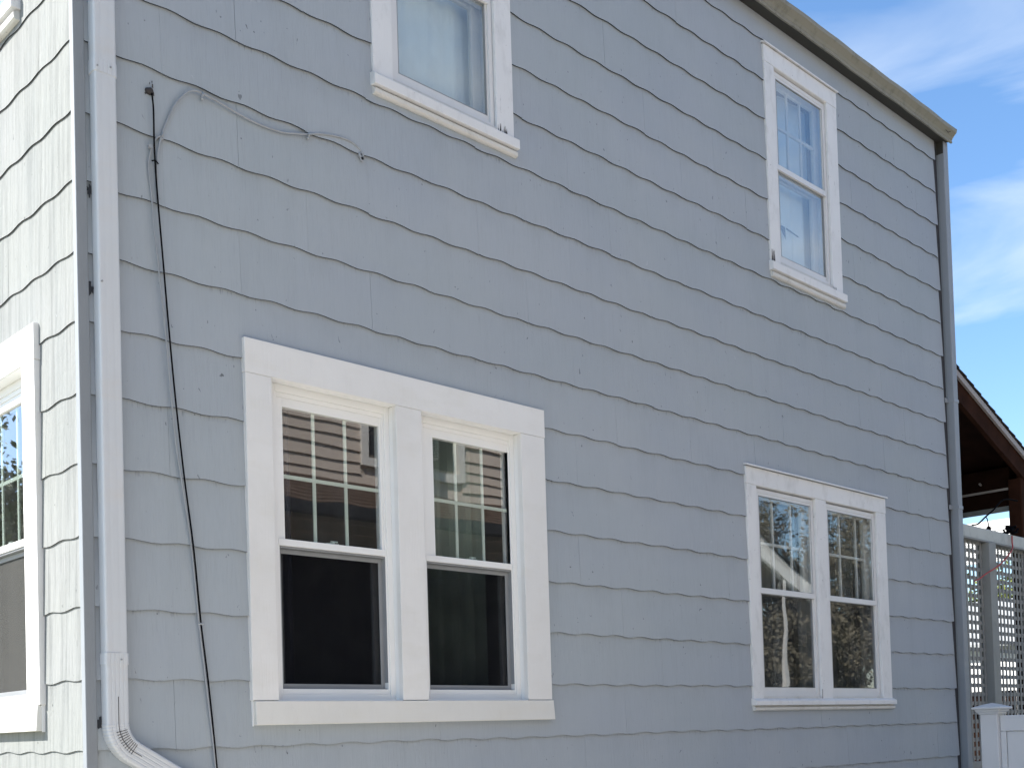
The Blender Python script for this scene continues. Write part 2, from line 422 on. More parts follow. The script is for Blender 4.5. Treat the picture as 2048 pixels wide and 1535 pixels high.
def clad(M, wall, ops, joint, u_start, u_end, rows, valley, mat, limit, ztop, row_parity, near=0, wb_=(.0138, .0150), th_=.0056):
    cand = []
    rnd = random.Random(11+int(near))
    for n in rows:
        zb = n*h
        j0 = joint+(W/2 if (n % 2) != row_parity else 0)
        k = math.floor((u_start-j0)/W)
        u = j0+k*W
        while u < u_end:
            gl = rnd.choice((0, 0, 0, .0003, .0006, .0010)); gr = rnd.choice((0, 0, 0, .0002, .0007, .0012))
            a, c = max(u+gl, u_start), min(u+W-gr, u_end)
            if c-a > .02:
                cand.append((a, c, u, zb))
            u += W
    scored = []
    for it in cand:
        a, c, ref, zb = it; vis = 0
        for uu in (a+.02, (a+c)/2, c-.02):
            for zz in (zb+.02, zb+h/2, zb+h-.02):
                q = project(M(uu, 0, zz))
                if q and 0 < q[0] < 2048 and 0 < q[1] < 1535: vis += 1
        P = M((a+c)/2, 0, zb); scored.append((vis > 0, -(P-CAM).length, it))
    scored.sort(key=lambda t: (not t[0], -t[1]))
    rest = MB(M); used = 0
    for vis, d, (a, c, ref, zb) in scored:
        jig = rnd.uniform(-.004, .004)
        cut = any(o[0] < c and o[1] > a and o[2] < zb+h+.03 and o[3] > zb-.01 for o in ops) or c-a < W-.003 or zb+h+.028 > ztop
        b = shingle_mesh(a, c, zb, ref, valley, ops, top_clip=ztop, jig=jig, wb=rnd.uniform(*wb_), th=th_, M=M)
        if b is None: continue
        if vis and used < limit:
            o = b.build('shingle', mat, wall, recalc=False); used += 1
        else:
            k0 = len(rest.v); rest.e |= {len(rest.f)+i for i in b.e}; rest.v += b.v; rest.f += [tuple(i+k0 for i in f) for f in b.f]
    if rest.v:
        o = rest.build('shingle', mat, wall, recalc=False); tag(o, kind='stuff')
    return used
nu = clad(SIDE, side_wall, OPS, .0105, .033, LEN-.068, range(-5, 18), .0415, M_SIDE, 295, 4.745, 1)
nf = clad(FRONT, front_wall, OPF, .30, .004, 4.2, range(-5, 18), .09, M_FRONT, 120, 4.745, 0, 1, (.0098, .0110), .0034)
print('shingles', nu, nf)
# corner board of two boards
MB(SIDE).box(-.012, .031, -.01, .0225, -1.32, 4.745).build('corner_board', M_CORNER, house, bevel=.002)
MB(SIDE).box(LEN-.018, LEN+.012, -.01, .016, -1.32, 4.745).build('corner_board', M_CORNER, house, bevel=.002)
# body behind: rear, far side, foundation, floor, interior
bb = MB()
bb.box(LEN-.1, LEN, .1, 8, -1.3, 4.76); bb.box(.1, LEN-.1, 7.9, 8, -1.3, 4.76)
bb.build('rear_wall', M_SIDE, house)
MB().box(.03, LEN-.03, .03, 7.97, GZ-.05, -1.3).build('foundation', M_FOUND, house)
ib = MB()
ib.box(.1, LEN-.1, .1, 7.9, 4.70, 4.75); ib.box(.1, LEN-.1, .1, 7.9, 2.25, 2.35); ib.box(.1, LEN-.1, .1, 7.9, -.6, -.5)
ib.box(3.3, 3.4, .1, 7.9, -.5, 4.7); ib.box(.1, 3.3, 3.6, 3.7, -.5, 4.7); ib.box(3.4, LEN-.1, 3.6, 3.7, -.5, 4.7)
ib.build('interior_wall', M_ROOM, house)
# low roof with drip edge
rb = MB()
for y0, y1, z0, z1 in ((-.10, 4.0, 4.80, 5.45), (8.1, 4.0, 4.80, 5.45)):
    rb.prism([(-.12, y0, z0), (LEN+.05, y0, z0), (LEN+.05, y1, z1), (-.12, y1, z1)], (0, 0, -.03))
rb.build('roof', M_ROOF, house)
gp = MB()
for x in (.02, LEN-.02):
    gp.prism([(x, .1, 4.76), (x, 7.9, 4.76), (x, 4.0, 5.40)], (.02, 0, 0))
gp.build('gable_board', M_SIDE, house)
MB(SIDE).prism([(-.1, .002, 4.703), (-.1, .086, 4.694), (-.1, .086, 4.79), (-.1, .002, 4.79)], (LEN+.13, 0, 0)).build('soffit', M_SOFFIT, house)
# K-style gutter along the eave
gut = [(.086, 4.79), (.086, 4.694), (.100, 4.691), (.104, 4.700), (.098, 4.712), (.110, 4.732), (.130, 4.752), (.141, 4.762), (.145, 4.775), (.147, 4.786), (.139, 4.788), (.137, 4.780),
       (.128, 4.757), (.098, 4.716), (.090, 4.697), (.089, 4.79)]
rings = []
n_r = 60
for i in range(n_r+1):
    u = -.12+(7.25+.12)*i/n_r; s_ = .0013*sin(i*1.7)+.0012*sin(i*.61)
    rings.append([(u, w+s_, z+s_*.8) for w, z in gut])
gutter = MB(SIDE).sweep(rings).build('gutter', M_GUTTER, house)
MB(SIDE).prism([(7.25, w, z) for w, z in gut[1:11]]+[(7.25, .086, 4.788)], (.004, 0, 0)).build('end_cap', M_GUTTER, gutter)
tb = MB(SIDE)
tb.tube([(7.10, .124, 4.742), (7.13, .129, 4.725)], .0022, 5); tb.tube([(7.14, .124, 4.735), (7.17, .131, 4.748)], .002, 5)
tb.build('scratch', M_DARKDIRT, gutter)

# ------------------------------------------------------------------ downspouts
def ds_profile(a0, a1, w0, w1, ribs=4, r=.010, depth=.0013):
    """outline in (a, w): rounded rectangle, front face (w1) and side fluted"""
    pts = []
    def arc(cx, cy, t0):
        for k in range(4):
            t = t0+pi/2*k/3; pts.append((cx+r*cos(t), cy+r*sin(t)))
    arc(a1-r, w0+r, -pi/2)
    arc(a1-r, w1-r, 0)
    # front face with flutes from a1 to a0
    x0, x1 = a1-r-.002, a0+r+.002
    for k in range(ribs):
        c = x0+(x1-x0)*(k+.5)/ribs; hw = abs(x1-x0)/ribs*.22
        pts.append((c+hw, w1)); pts.append((c+hw*.4, w1-depth)); pts.append((c-hw*.4, w1-depth)); pts.append((c-hw, w1))
    arc(a0+r, w1-r, pi/2)
    arc(a0+r, w0+r, pi)
    return pts
A0, A1, W0, W1 = .050, .138, .006, .064
prof = ds_profile(A0, A1, W0, W1)
prof0 = ds_profile(A0, A1, W0, W1, 2, depth=.0006)
ac = (A0+A1)/2; wc = (W0+W1)/2
def scaled(pr, k): return [(ac+(a-ac)*k, wc+(w-wc)*k) for a, w in pr]
ds = MB(SIDE).sweep([[(a, w, z) for a, w in prof0] for z in (4.70, 4.0, 3.0, 2.548)]).build('downspout', M_DS, house)
d2 = MB(SIDE)
d2.sweep([[(a, w, z) for a, w in scaled(prof0, .965)] for z in (2.60, 2.2, 1.734, 1.2, .8, .34)])
d2.build('lower_pipe', M_DS, ds)
MB(SIDE).sweep([[(a, w, z) for a, w in scaled(prof, 1.05)] for z in (.362, .359, .322, .319)]).build('coupling', M_DS, ds)
MB(SIDE).sweep([[(a, w, z) for a, w in scaled(prof, 1.045)] for z in (2.60, 2.597, 2.552, 2.549)]).build('coupling', M_DS, ds)
for a, z in ((.112, 2.578), (.060, 2.566), (.108, .338), (.062, 1.75)):
    MB(SIDE).tube([(a, W1-.002, z), (a, W1+.005, z)], .0035, 8).build('screw', M_GREYAL, ds)
# elbow: crimped bend turning to the right
el = []
path = [((ac, z), 0.0) for z in (.345, .30, .20, .135)]
cx_, cz_, R_ = .222, .100, .128
TURN = radians(59)
nseg = 13
for i in range(nseg*4+1):
    t = TURN*i/(nseg*4)
    path.append(((cx_-R_*cos(t), cz_-R_*sin(t)), t))
ex, ez = cx_-R_*cos(TURN), cz_-R_*sin(TURN)
for d_ in (.03, .12, .5, 1.3):
    path.append(((ex+d_*sin(TURN), ez-d_*cos(TURN)), TURN))
rings = []
for i, ((px_, pz_), t) in enumerate(path):
    k = .99
    if 4 <= i <= 4+nseg*4: k = 1.0-.032*(1 if (i-4) % 4 == 0 else (.25 if (i-4) % 4 in (1, 3) else 0)) + .012
    nx, nz = cos(t), sin(t)      # in-plane lateral
    rings.append([(px_+(a-ac)*k*nx, wc+(w-wc)*k, pz_+(a-ac)*k*nz) for a, w in prof])
MB(SIDE).sweep(rings).build('elbow', M_DS, ds)
# seam groove lines of the crimps
cg_ = MB(SIDE)
pts = [(p_[0][0], W1+.0005, p_[0][1]) for p_ in path[2:-3]]
cg_.tube(pts, .0013, 5); 
for i in range(3, nseg):
    t = TURN*i/nseg; 
    l = [(cx_-(R_+q)*cos(t), W1+.0004, cz_-(R_+q)*sin(t)) for q in (-.030, -.014, 0, .014)]
    cg_.tube(l, .0011, 5)
cg_.build('seam', M_DARKDIRT, ds)
tag(ds, 'white front corner downspout with crimped elbow')
# second downspout at the rear corner
R0, R1 = 7.172, 7.248
p2 = ds_profile(R0, R1, .008, .066, 3, .008, .002)
ds2 = MB(SIDE).sweep([[(a, w, z) for a, w in p2] for z in (4.70, 2.0, 0, GZ+.12)]).build('downspout', M_DSG, house)
tag(ds2, 'grey rear corner downspout')
for z in (2.585, 1.722):
    b = MB(SIDE).box(R0-.055, R0-.002, .012, .02, z-.018, z+.018); b.box(R0-.003, R1+.003, .0085, .0695, z-.013, z+.013)
    b.tube([(R0-.038, .018, z), (R0-.038, .024, z)], .005, 8)
    b.build('strap', M_DSG, ds2, bevel=.001)
MB(SIDE).box(R0-.004, R0+.05, .004, .060, 4.60, 4.70).build('outlet', M_SOFFIT, ds2)

# ------------------------------------------------------------------ windows
def part(M, name, mat, parent, *boxes, bevel=.0015):
    b = MB(M)
    for x in boxes: b.box(*x)
    return b.build(name, mat, parent, bevel=bevel)
def pane(M, u0, u1, w, z0, z1, mat, parent, name='pane'):
    return MB(M).box(u0, u1, w-.003, w, z0, z1).build(name, mat, parent)

def new_double_window(M, du, label, screen_mat_=None, flip=False):
    """replacement vinyl windows, two units in one wide flat casing"""
    wn = MB(M)
    X = lambda u: u+du
    O = [(.81, 1.472, .90, 1.42, (1.068, 1.238)), (1.622, 2.278, 1.741, 2.240, (1.897, 2.073))]
    Z0, Z1 = .187, 1.54
    for (o0, o1, g0, g1, mu) in O:   # jamb liners and outer vinyl frame of both units make the window's body
        wn.box(X(o0-.009), X(o0), -.09, .0275, Z0, Z1); wn.box(X(o1), X(o1+.009), -.09, .0275, Z0, Z1)
        wn.box(X(o0), X(o1), -.09, .0270, Z1, Z1+.009); wn.box(X(o0), X(o1), -.09, .024, Z0-.011, Z0)
        wn.ring(X(o0), X(o1), Z0, Z1, .03, -.09, -.024, tb=.028, tt=.034, tl=.05)
        wn.ring(X(o0+.05), X(o1-.03), Z0+.028, Z1-.034, .009, -.09, -.029, tb=.022, tt=.020)
    win = wn.build('window', M_VINYL, house, bevel=.0012); tag(win, label)
    cz = .686 if True else 0
    part(M, 'head_casing', M_NEW, win, (X(.683), X(2.453), 0, .031, 1.542, 1.687))
    for a, b in ((.685, .811), (1.471, 1.623), (2.277, 2.449)):
        part(M, 'side_casing' if a != 1.471 else 'mullion', M_NEW, win, (X(a), X(b), 0, .030, .186, 1.541))
    sb = MB(M); sb.prism([(X(.694), 0, .084), (X(.694), .044, .084), (X(.694), .036, .1835), (X(.694), 0, .1835)], (1.76, 0, 0)); sb.build('sill', M_NEWSILL, win, bevel=.002)
    MB(M).box(X(.690), X(.6935), 0, .020, .080, 1.69).build('caulk_bead', M_VINYL, win)
    for i, (o0, o1, g0, g1, mu) in enumerate(O):
        zt, zm, zb = 1.448, .875, .268
        s = MB(M)
        s.ring(X(o0+.059), X(o1-.039), zm-.02, Z1-.054, .01, -.065, -.033, tl=g0-o0-.059, tr=o1-.039-g1, tt=Z1-.054-zt, tb=.02)
        s.build('upper_sash', M_VINYL, win, bevel=.001)
        part(M, 'meeting_rail', M_VINYL, win, (X(o0+.052), X(o1-.034), -.07, -.026, zm-.028, zm+.002))
        pane(M, X(g0-.004), X(g1+.004), -.044, zm-.004, zt+.004, M_GLASS, win)
        for m_ in mu:
            part(M, 'muntin', M_MUNTIN, win, (X(m_-.008), X(m_+.008), -.056, -.050, zm, zt), bevel=0)
        part(M, 'muntin', M_MUNTIN, win, (X(g0), X(g1), -.0565, -.0495, 1.144, 1.160), bevel=0)
        # latch on the meeting rail
        lc = X((g0+g1)/2+.0)
        lb = MB(M); lb.box(lc-.033, lc+.033, -.062, -.050, zm+.002, zm+.010); lb.tube([(lc, -.056, zm+.008), (lc, -.056, zm+.018)], .011, 8); lb.box(lc-.01, lc+.028, -.060, -.052, zm+.014, zm+.021)
        lb.build('latch', M_MUNTIN, win, bevel=.001)
        # lower part: aluminium screen track, screen, lower sash behind
        t_ = MB(M)
        t_.box(X(o1-.040), X(o1-.0385), -.085, -.030, zb, zm-.03); t_.box(X(o0+.0585), X(o0+.060), -.085, -.030, zb, zm-.03)
        t_.box(X(o0+.06), X(o1-.04), -.085, -.036, Z0+.05, Z0+.053); t_.box(X(o0+.06), X(o1-.04), -.08, -.032, zm-.036, zm-.029)
        t_.build('screen_track', M_GREYAL, win)
        MB(M).ring(X(o0+.06), X(o1-.04), Z0+.053, zm-.037, .020, -.062, -.054).build('screen_frame', M_GREYAL, win, bevel=.001)
        MB(M).box(X(o0+.078), X(o1-.058), -.0585, -.0575, Z0+.07, zm-.055).build('screen', screen_mat_ or M_SCREEN, win)
        MB(M).ring(X(o0+.05), X(o1-.03), Z0+.02, zm-.0, .050, -.095, -.072).build('lower_sash', M_GREYAL, win, bevel=.001)
        pane(M, X(o0+.095), X(o1-.075), -.083, Z0+.065, zm-.045, M_GLASSIN, win)
    return win

def old_window(M, casing, opens, label, zbot, ztop, mid, muntins, hmunt, shade=False, sillz=(.113, .150, .183)):
    """wood window with aluminium storm; casing=(u0,u1), opens=[(u0,u1)...]"""
    c0, c1 = casing
    wn = MB(M)
    for (a, b) in opens:
        wn.box(a-.01, a+.0015, -.12, .0205, zbot, ztop); wn.box(b-.0015, b+.01, -.12, .0205, zbot, ztop)
        wn.box(a, b, -.12, .0200, ztop-.001, ztop+.01); wn.box(a, b, -.12, .018, zbot-.012, zbot)
    win = wn.build('window', M_OLD, house, bevel=.001); tag(win, label)
    part(M, 'head_casing', M_OLD, win, (c0, c1, 0, .0235, ztop+.001, ztop+.112))
    cp_ = MB(M); cp_.prism([(c0-.008, 0, ztop+.124), (c0-.008, .040, ztop+.113), (c0-.008, .040, ztop+.122), (c0-.008, .034, ztop+.126), (c0-.008, 0, ztop+.134)], (c1-c0+.016, 0, 0))
    cp_.build('drip_cap', M_OLD, win)
    part(M, 'side_casing', M_OLD, win, (c0+.003, opens[0][0], 0, .022, sillz[2], ztop))
    part(M, 'side_casing', M_OLD, win, (opens[-1][1], c1-.003, 0, .022, sillz[2], ztop))
    if len(opens) > 1:
        part(M, 'mullion', M_OLD, win, (opens[0][1], opens[1][0], 0, .022, sillz[2], ztop))
    # sill: sloped board over a stepped moulding
    s = MB(M); s.prism([(c0-.008, 0, sillz[2]+.006), (c0-.008, .023, sillz[2]+.003), (c0-.008, .047, sillz[2]-.010), (c0-.008, .047, sillz[1]), (c0-.008, 0, sillz[1])], (c1-c0+.022, 0, 0))
    s.build('sill', M_OLD, win, bevel=.002)
    s = MB(M); s.prism([(c0, 0, sillz[1]-.0), (c0, .020, sillz[1]-.001), (c0, .024, sillz[1]-.008), (c0, .036, sillz[1]-.014), (c0, .034, sillz[0]+.006), (c0, .026, sillz[0]), (c0, 0, sillz[0])], (c1-c0+.010, 0, 0))
    s.build('apron_moulding', M_SILL, win, bevel=.001)
    for i, (a, b) in enumerate(opens):
        # storm window
        zt = ztop-.012
        st = MB(M)
        st.ring(a+.007, b-.006, zbot+.028, zt, .024, -.016, .003)
        st.ring(a+.026, b-.026, mid, zt-.024, .018, -.014, -.0005, tl=.030, tr=.016, tb=.0)
        st.ring(a+.026, b-.026, zbot+.052, mid-.004, .018, -.022, -.009, tl=.034, tr=.016, tb=.036, tt=.016)
        st.box(a+.020, b-.020, -.018, .0065, mid-.022, mid+.012)
        st.build('storm_sash', M_STORM, win, bevel=.001)
        part(M, 'sub_sill', M_SILL, win, (a+.002, b-.002, -.02, .019, zbot, zbot+.0275))
        gm = M_GLASSLOW if len(opens) > 1 else M_GLASSOLD
        MB(M).ring(a+.050, b-.037, mid+.012, zt-.042, .0032, -.010, .0012).build('gasket', M_GREYAL, win)
        MB(M).ring(a+.0585, b-.041, zbot+.086, mid-.0215, .0032, -.020, -.0075).build('gasket', M_GREYAL, win)
        pane(M, a+.05, b-.036, -.006, mid+.006, zt-.036, gm, win)
        pane(M, a+.055, b-.036, -.015, zbot+.08, mid-.015, gm, win)
        if len(opens) > 1:
            MB(M).box(a+.055, b-.036, -.0225, -.0215, zbot+.08, mid-.015).build('screen', M_SCREENO, win)
        # inner wooden sashes
        iu0, iu1 = a+.004, b-.004
        s = MB(M); s.ring(iu0, iu1, mid-.01, ztop-.004, .066, -.078, -.050, tt=.055, tb=.035); s.build('upper_sash', M_INNER, win, bevel=.002)
        s = MB(M); s.ring(iu0, iu1, zbot+.004, mid+.012, .066, -.108, -.080, tt=.035, tb=.07); s.build('lower_sash', M_INNER, win, bevel=.002)
        for m_ in muntins[i]:
            part(M, 'muntin', M_INNER, win, (m_-.009, m_+.009, -.070, -.055, mid+.025, ztop-.059), bevel=.001)
        part(M, 'muntin', M_INNER, win, (iu0+.066, iu1-.066, -.071, -.054, hmunt-.009, hmunt+.009), bevel=.001)
        pane(M, iu0+.06, iu1-.06, -.062, mid+.02, ztop-.055, M_GLASSIN, win, 'inner_pane')
        pane(M, iu0+.06, iu1-.06, -.092, zbot+.07, mid-.02, M_GLASSIN, win, 'inner_pane')
    return win

w_big = new_double_window(SIDE, 0, 'wide double window with fresh white flat casing')
w_low = old_window(SIDE, (4.274, 6.055), [(4.386, 5.087), (5.222, 5.918)], 'smaller double window with weathered white trim', .175, 1.546, .885,
                   [(4.675, 4.895), (5.52, 5.745)], 1.20, sillz=(.113, .146, .186))
w_ul = old_window(SIDE, (1.397, 2.306), [(1.515, 2.187)], 'upper window over the wide double window', 3.06, 4.40, 3.745, [(1.80, 1.965)], 4.07, sillz=(2.972, 3.010, 3.068))
w_ur = old_window(SIDE, (4.652, 5.568), [(4.768, 5.434)], 'upper window near the rear corner', 3.06, 4.40, 3.745, [(5.040, 5.205)], 4.07, sillz=(2.958, 3.000, 3.062))
w_fr = new_double_window(FRONT, -.338, 'sunlit double window on the front wall', M_SCREENL)
w_fu = old_window(FRONT, (.475, 1.375), [(.595, 1.255)], 'upper window on the front wall', 3.06, 4.40, 3.745, [(.83, 1.02)], 4.07, sillz=(2.958, 3.000, 3.062))
# rotted paint at the foot of the old casings
rp = MB(SIDE)
rr = random.Random(5)
def splinters(b, u0, u1, z0, hmax, w, n):
    for _ in range(n):
        u = rr.uniform(u0, u1); hh = rr.uniform(.15, 1)*hmax; wd = rr.uniform(.0012, .004)
        b.prism([(u-wd, w, z0), (u+wd, w, z0), (u+rr.uniform(-.002, .002), w, z0+hh)], (0, .0012, 0))
splinters(rp, 2.19, 2.255, 3.068, .05, .022, 16); rp.build('rotten_patch', M_DARKDIRT, w_ul)
rp = MB(SIDE); splinters(rp, 4.66, 4.70, 3.062, .085, .022, 12); splinters(rp, 5.43, 5.47, 3.062, .03, .022, 8); rp.build('rotten_patch', M_DARKDIRT, w_ur)
rp = MB(SIDE)
rp.prism([(5.083, .022, .19), (5.088, .022, .19), (5.090, .022, .255), (5.086, .022, .25)], (0, .001, 0))
splinters(rp, 4.29, 4.66, .184, .008, .022, 26); rp.build('rotten_patch', M_DARKDIRT, w_low)

# shades and curtains hang inside
def drape(M, u0, u1, w, z0, z1, amp, waves, mat, name, label, cat, seed=0, group=None):
    n = int(waves*10); b = MB(M); r = random.Random(seed); k = 0
    ph = [r.uniform(0, 6) for _ in range(3)]
    col = []
    for i in range(n+1):
        u = u0+(u1-u0)*i/n; a = 2*pi*waves*i/n
        col.append((u, w+amp*(sin(a+ph[0])+.5*sin(a*.47+ph[1])+.25*sin(a*2.1+ph[2]))))
    b.sweep([[(u, q, z) for u, q in col]+[(u, q-.002, z) for u, q in reversed(col)] for z in (z0, (z0+z1)/2, z1)])
    o = b.build(name, mat, None, smooth=False); tag(o, label, cat, group); return o
drape(SIDE, 1.50, 2.20, -.155, 3.06, 4.4, .009, 4, M_SHADE, 'window_shade', 'pale blue-white shade behind the upper window above the wide double window', 'shade', 1)
sh = drape(SIDE, 4.75, 5.45, -.158, 3.06, 4.4, .008, 4, M_SHADE, 'window_shade', 'pale blue-white shade with a torn triangle behind the upper window near the rear corner', 'shade', 2)
tb = MB(SIDE); tb.prism([(5.015, -.140, 3.462), (5.090, -.140, 3.462), (5.098, -.140, 3.375)], (0, .003, 0)); tb.prism([(5.11, -.140, 3.462), (5.26, -.140, 3.444), (5.26, -.140, 3.436), (5.11, -.140, 3.452)], (0, .003, 0)); tb.build('tear', M_TEAR, sh)
drape(FRONT, .58, 1.27, -.15, 3.06, 4.4, .003, 2.5, M_SHADE, 'window_shade', 'pale shade behind the upper window of the sunlit front wall', 'shade', 3)
drape(SIDE, 1.60, 2.22, -.22, .1, 1.56, .022, 6, M_CURT_G, 'curtain', 'grey-green curtain behind the right half of the wide double window', 'curtain', 4)
drape(SIDE, .86, 1.08, -.26, .1, 1.56, .015, 3, M_CURT_D, 'curtain', 'dark navy curtain at the left edge inside the wide double window', 'curtain', 5)
drape(SIDE, 4.36, 4.85, -.20, .15, 1.56, .020, 6, M_CURT_B, 'curtain', 'beige curtain behind the left half of the weathered double window', 'curtain', 6)
drape(SIDE, 5.08, 5.32, -.20, .15, 1.56, .018, 3, M_CURT_B, 'curtain', 'beige curtain behind the mullion of the weathered double window', 'curtain', 7)
drape(SIDE, 5.66, 6.02, -.20, .15, 1.56, .020, 5, M_CURT_B, 'curtain', 'beige curtain behind the right half of the weathered double window', 'curtain', 8)
drape(FRONT, .44, 1.20, -.2, .15, 1.56, .020, 6, M_CURT_B, 'curtain', 'beige curtain behind the sunlit window of the front wall', 'curtain', 9)

# ------------------------------------------------------------------ paint chips on the corner
def chip(M, u, w, z, ru, rz, mat, parent, seed, n=18, name='paint_chip'):
    r = random.Random(seed); pts = []
    for k in range(n):
        t = 2*pi*k/n; q = r.uniform(.45, 1.1); pts.append((u+ru*q*cos(t), w, z+rz*q*sin(t)))
    b = MB(M); b.prism(pts, (0, .0008, 0)); return b.build(name, mat, parent)
chip(SIDE, .046, .0122, 2.105, .014, .028, M_CHIP, house, 1, 24); chip(SIDE, .035, .0172, 1.73, .018, .03, M_CHIP, house, 2, 22)
chip(SIDE, .050, .0138, 1.725, .018, .012, M_CHIP, house, 3, 22); chip(SIDE, .050, .0125, .105, .024, .024, M_CHIP, house, 4, 26)
chip(SIDE, .041, .0128, .100, .014, .020, M_CHIP, house, 14, 20)
for i in range(12):
    chip(SIDE, rr.uniform(.008, .024), .0172, rr.uniform(-.25, .13), .0018, rr.uniform(.004, .016), M_CHIPL, house, 30+i, 8)
for i in range(5):
    chip(SIDE, rr.uniform(.003, .008), .0172, 2.16+rr.uniform(-.06, .06), .0015, .006, M_CHIPL, house, 60+i, 8)

# ------------------------------------------------------------------ cables on the wall
def spline(pts, n=10):
    out_ = []
    P = [pts[0]]+list(pts)+[pts[-1]]
    for i in range(1, len(P)-2):
        for k in range(n):
            t = k/n; q = []
            for c in range(3):
                p0, p1, p2_, p3 = P[i-1][c], P[i][c], P[i+1][c], P[i+2][c]
                q.append(.5*((2*p1)+(-p0+p2_)*t+(2*p0-5*p1+4*p2_-p3)*t*t+(-p0+3*p1-3*p2_+p3)*t**3))
            out_.append(tuple(q))
    out_.append(tuple(pts[-1])); return out_
blk = [(.302, .020, 2.568), (.303, .028, 2.50), (.304, .026, 2.38), (.308, .022, 2.30), (.314, .026, 2.15), (.326, .030, 1.95), (.344, .034, 1.66), (.366, .034, 1.38),
       (.398, .032, 1.07), (.434, .028, .79), (.462, .024, .49), (.490, .022, .25), (.518, .022, -.07), (.54, .022, -.4), (.55, .022, -1.6)]
ck = MB(SIDE).tube(spline(blk), .0035, 8).build('cable', M_BLACK, None, smooth=True); tag(ck, 'thin black cable hanging down the grey wall from a dark putty knob', 'cable')
kb = MB(SIDE)
for i in range(7):
    a = rr.uniform(-.012, .012); z_ = 2.578+rr.uniform(-.018, .018); r_ = rr.uniform(.008, .014)
    kb.tube([(.296+a, .008, z_), (.296+a*.8, .016, z_), (.296+a*.6, .022, z_)], [r_, r_*.9, r_*.3], 8)
kb.build('putty_knob', M_DARKDIRT, ck, smooth=True)
for i in range(7):
    chip(SIDE, .296+rr.uniform(-.028, .02), .0146, 2.585+rr.uniform(-.05, .04), rr.uniform(.002, .006), rr.uniform(.004, .011), M_DARKDIRT, house, 80+i, 9)
tz = MB(SIDE); tz.tube([(.296, .018, 2.298), (.306, .030, 2.299), (.322, .022, 2.293)], .0028, 6); tz.build('cable_tie', M_BLACK, ck)
gry = [(.318, .014, 2.14), (.318, .016, 2.24), (.322, .018, 2.33), (.330, .018, 2.375), (.342, .018, 2.42), (.362, .018, 2.475), (.392, .018, 2.545), (.425, .018, 2.595), (.462, .018, 2.635), (.500, .020, 2.650), (.530, .020, 2.648),
       (.60, .018, 2.641), (.70, .016, 2.625), (.80, .015, 2.617), (.90, .015, 2.622), (.97, .015, 2.640), (1.03, .016, 2.657), (1.09, .016, 2.680), (1.16, .016, 2.697), (1.23, .016, 2.706), (1.28, .015, 2.702), (1.318, .014, 2.685), (1.326, .010, 2.662)]
cg = MB(SIDE).tube(spline(gry), .0046, 8).build('cable', M_CABLE, None, smooth=True); tag(cg, 'painted-over grey cable looping across the wall under the upper course line', 'cable')
for (u, z) in ((.521, 2.640), (1.033, 2.652), (.340, 2.412)):
    b = MB(SIDE); b.tube([(u, .012, z-.012), (u, .028, z-.002), (u, .026, z+.008)], .0045, 6); b.tube([(u, .013, z-.012), (u, .024, z-.013)], .006, 8)
    b.build('cable_clip', M_CABLE, cg, smooth=True)
ak = MB(SIDE)
for i in range(4):
    a = rr.uniform(-.01, .01); z_ = 2.655+rr.uniform(-.012, .012)
    ak.tube([(1.322+a, .010, z_), (1.322+a, .02, z_)], rr.uniform(.006, .011), 7)
ak.build('anchor_patch', M_CABLE, cg)
# second grey cable running down beside the black one
g2 = [(.342, .019, 2.415), (.315, .020, 2.392), (.300, .020, 2.36), (.291, .018, 2.33), (.283, .016, 2.28), (.286, .018, 2.22), (.292, .020, 2.15), (.296, .024, 2.03), (.308, .028, 1.90), (.333, .030, 1.62), (.352, .030, 1.36),
      (.372, .026, 1.17), (.398, .026, 1.00), (.430, .022, .78), (.456, .020, .49), (.480, .020, .26), (.512, .020, -.06), (.53, .020, -.4), (.54, .02, -1.6)]
c2 = MB(SIDE).tube(spline(g2), .0034, 8).build('cable', M_CABLE, None, smooth=True); tag(c2, 'grey painted cable running down close beside the black cable', 'cable')
b = MB(SIDE); b.tube([(.288, .016, 2.352), (.288, .028, 2.352)], .008, 8); b.tube([(.452, .018, .49), (.470, .030, .49)], .005, 6); b.build('cable_clip', M_CABLE, c2)

# ================================================================== REAR PORCH (timber, shed roof)
porch = empty('porch'); tag(porch, 'dark brown timber porch roof with shingled top behind the rear corner', 'porch')
def zr(x): return 2.897-(x-7.575)*.3722      # roof top line at the near rake
YN = .10
rf = MB(); rf.prism([(7.22, YN-.05, zr(7.22)), (9.37, YN-.05, zr(9.37)), (9.37, 5.5, zr(9.37)), (7.22, 5.5, zr(7.22))], (0, 0, -.022)); rf = rf.build('roof_deck', M_BROWNDK, porch)
ntab = 16
for i in range(ntab):
    x0 = 7.22+(9.39-7.22)*i/ntab; x1 = x0+(9.39-7.22)/ntab+.03
    b = MB(); b.prism([(x0, YN-.065, zr(x0)+.004), (x1, YN-.065, zr(x1)+.020), (x1, 5.5, zr(x1)+.020), (x0, 5.5, zr(x0)+.004)], (0, 0, .010)); b.build('roof_shingle', M_ROOF, rf)
b = MB(); b.prism([(7.2, YN-.055, zr(7.2)-.003), (9.37, YN-.055, zr(9.37)-.003), (9.37, YN-.055, zr(9.37)-.055), (7.2, YN-.055, zr(7.2)-.055)], (0, .022, 0)); b.build('rake_trim', M_RAKE, porch)
b = MB(); b.prism([(7.2, YN-.03, zr(7.2)-.057), (9.33, YN-.03, zr(9.33)-.057), (9.33, YN-.03, zr(9.33)-.225), (7.2, YN-.03, zr(7.2)-.225)], (0, .04, 0)); b.build('rake_board', M_BROWN, porch)
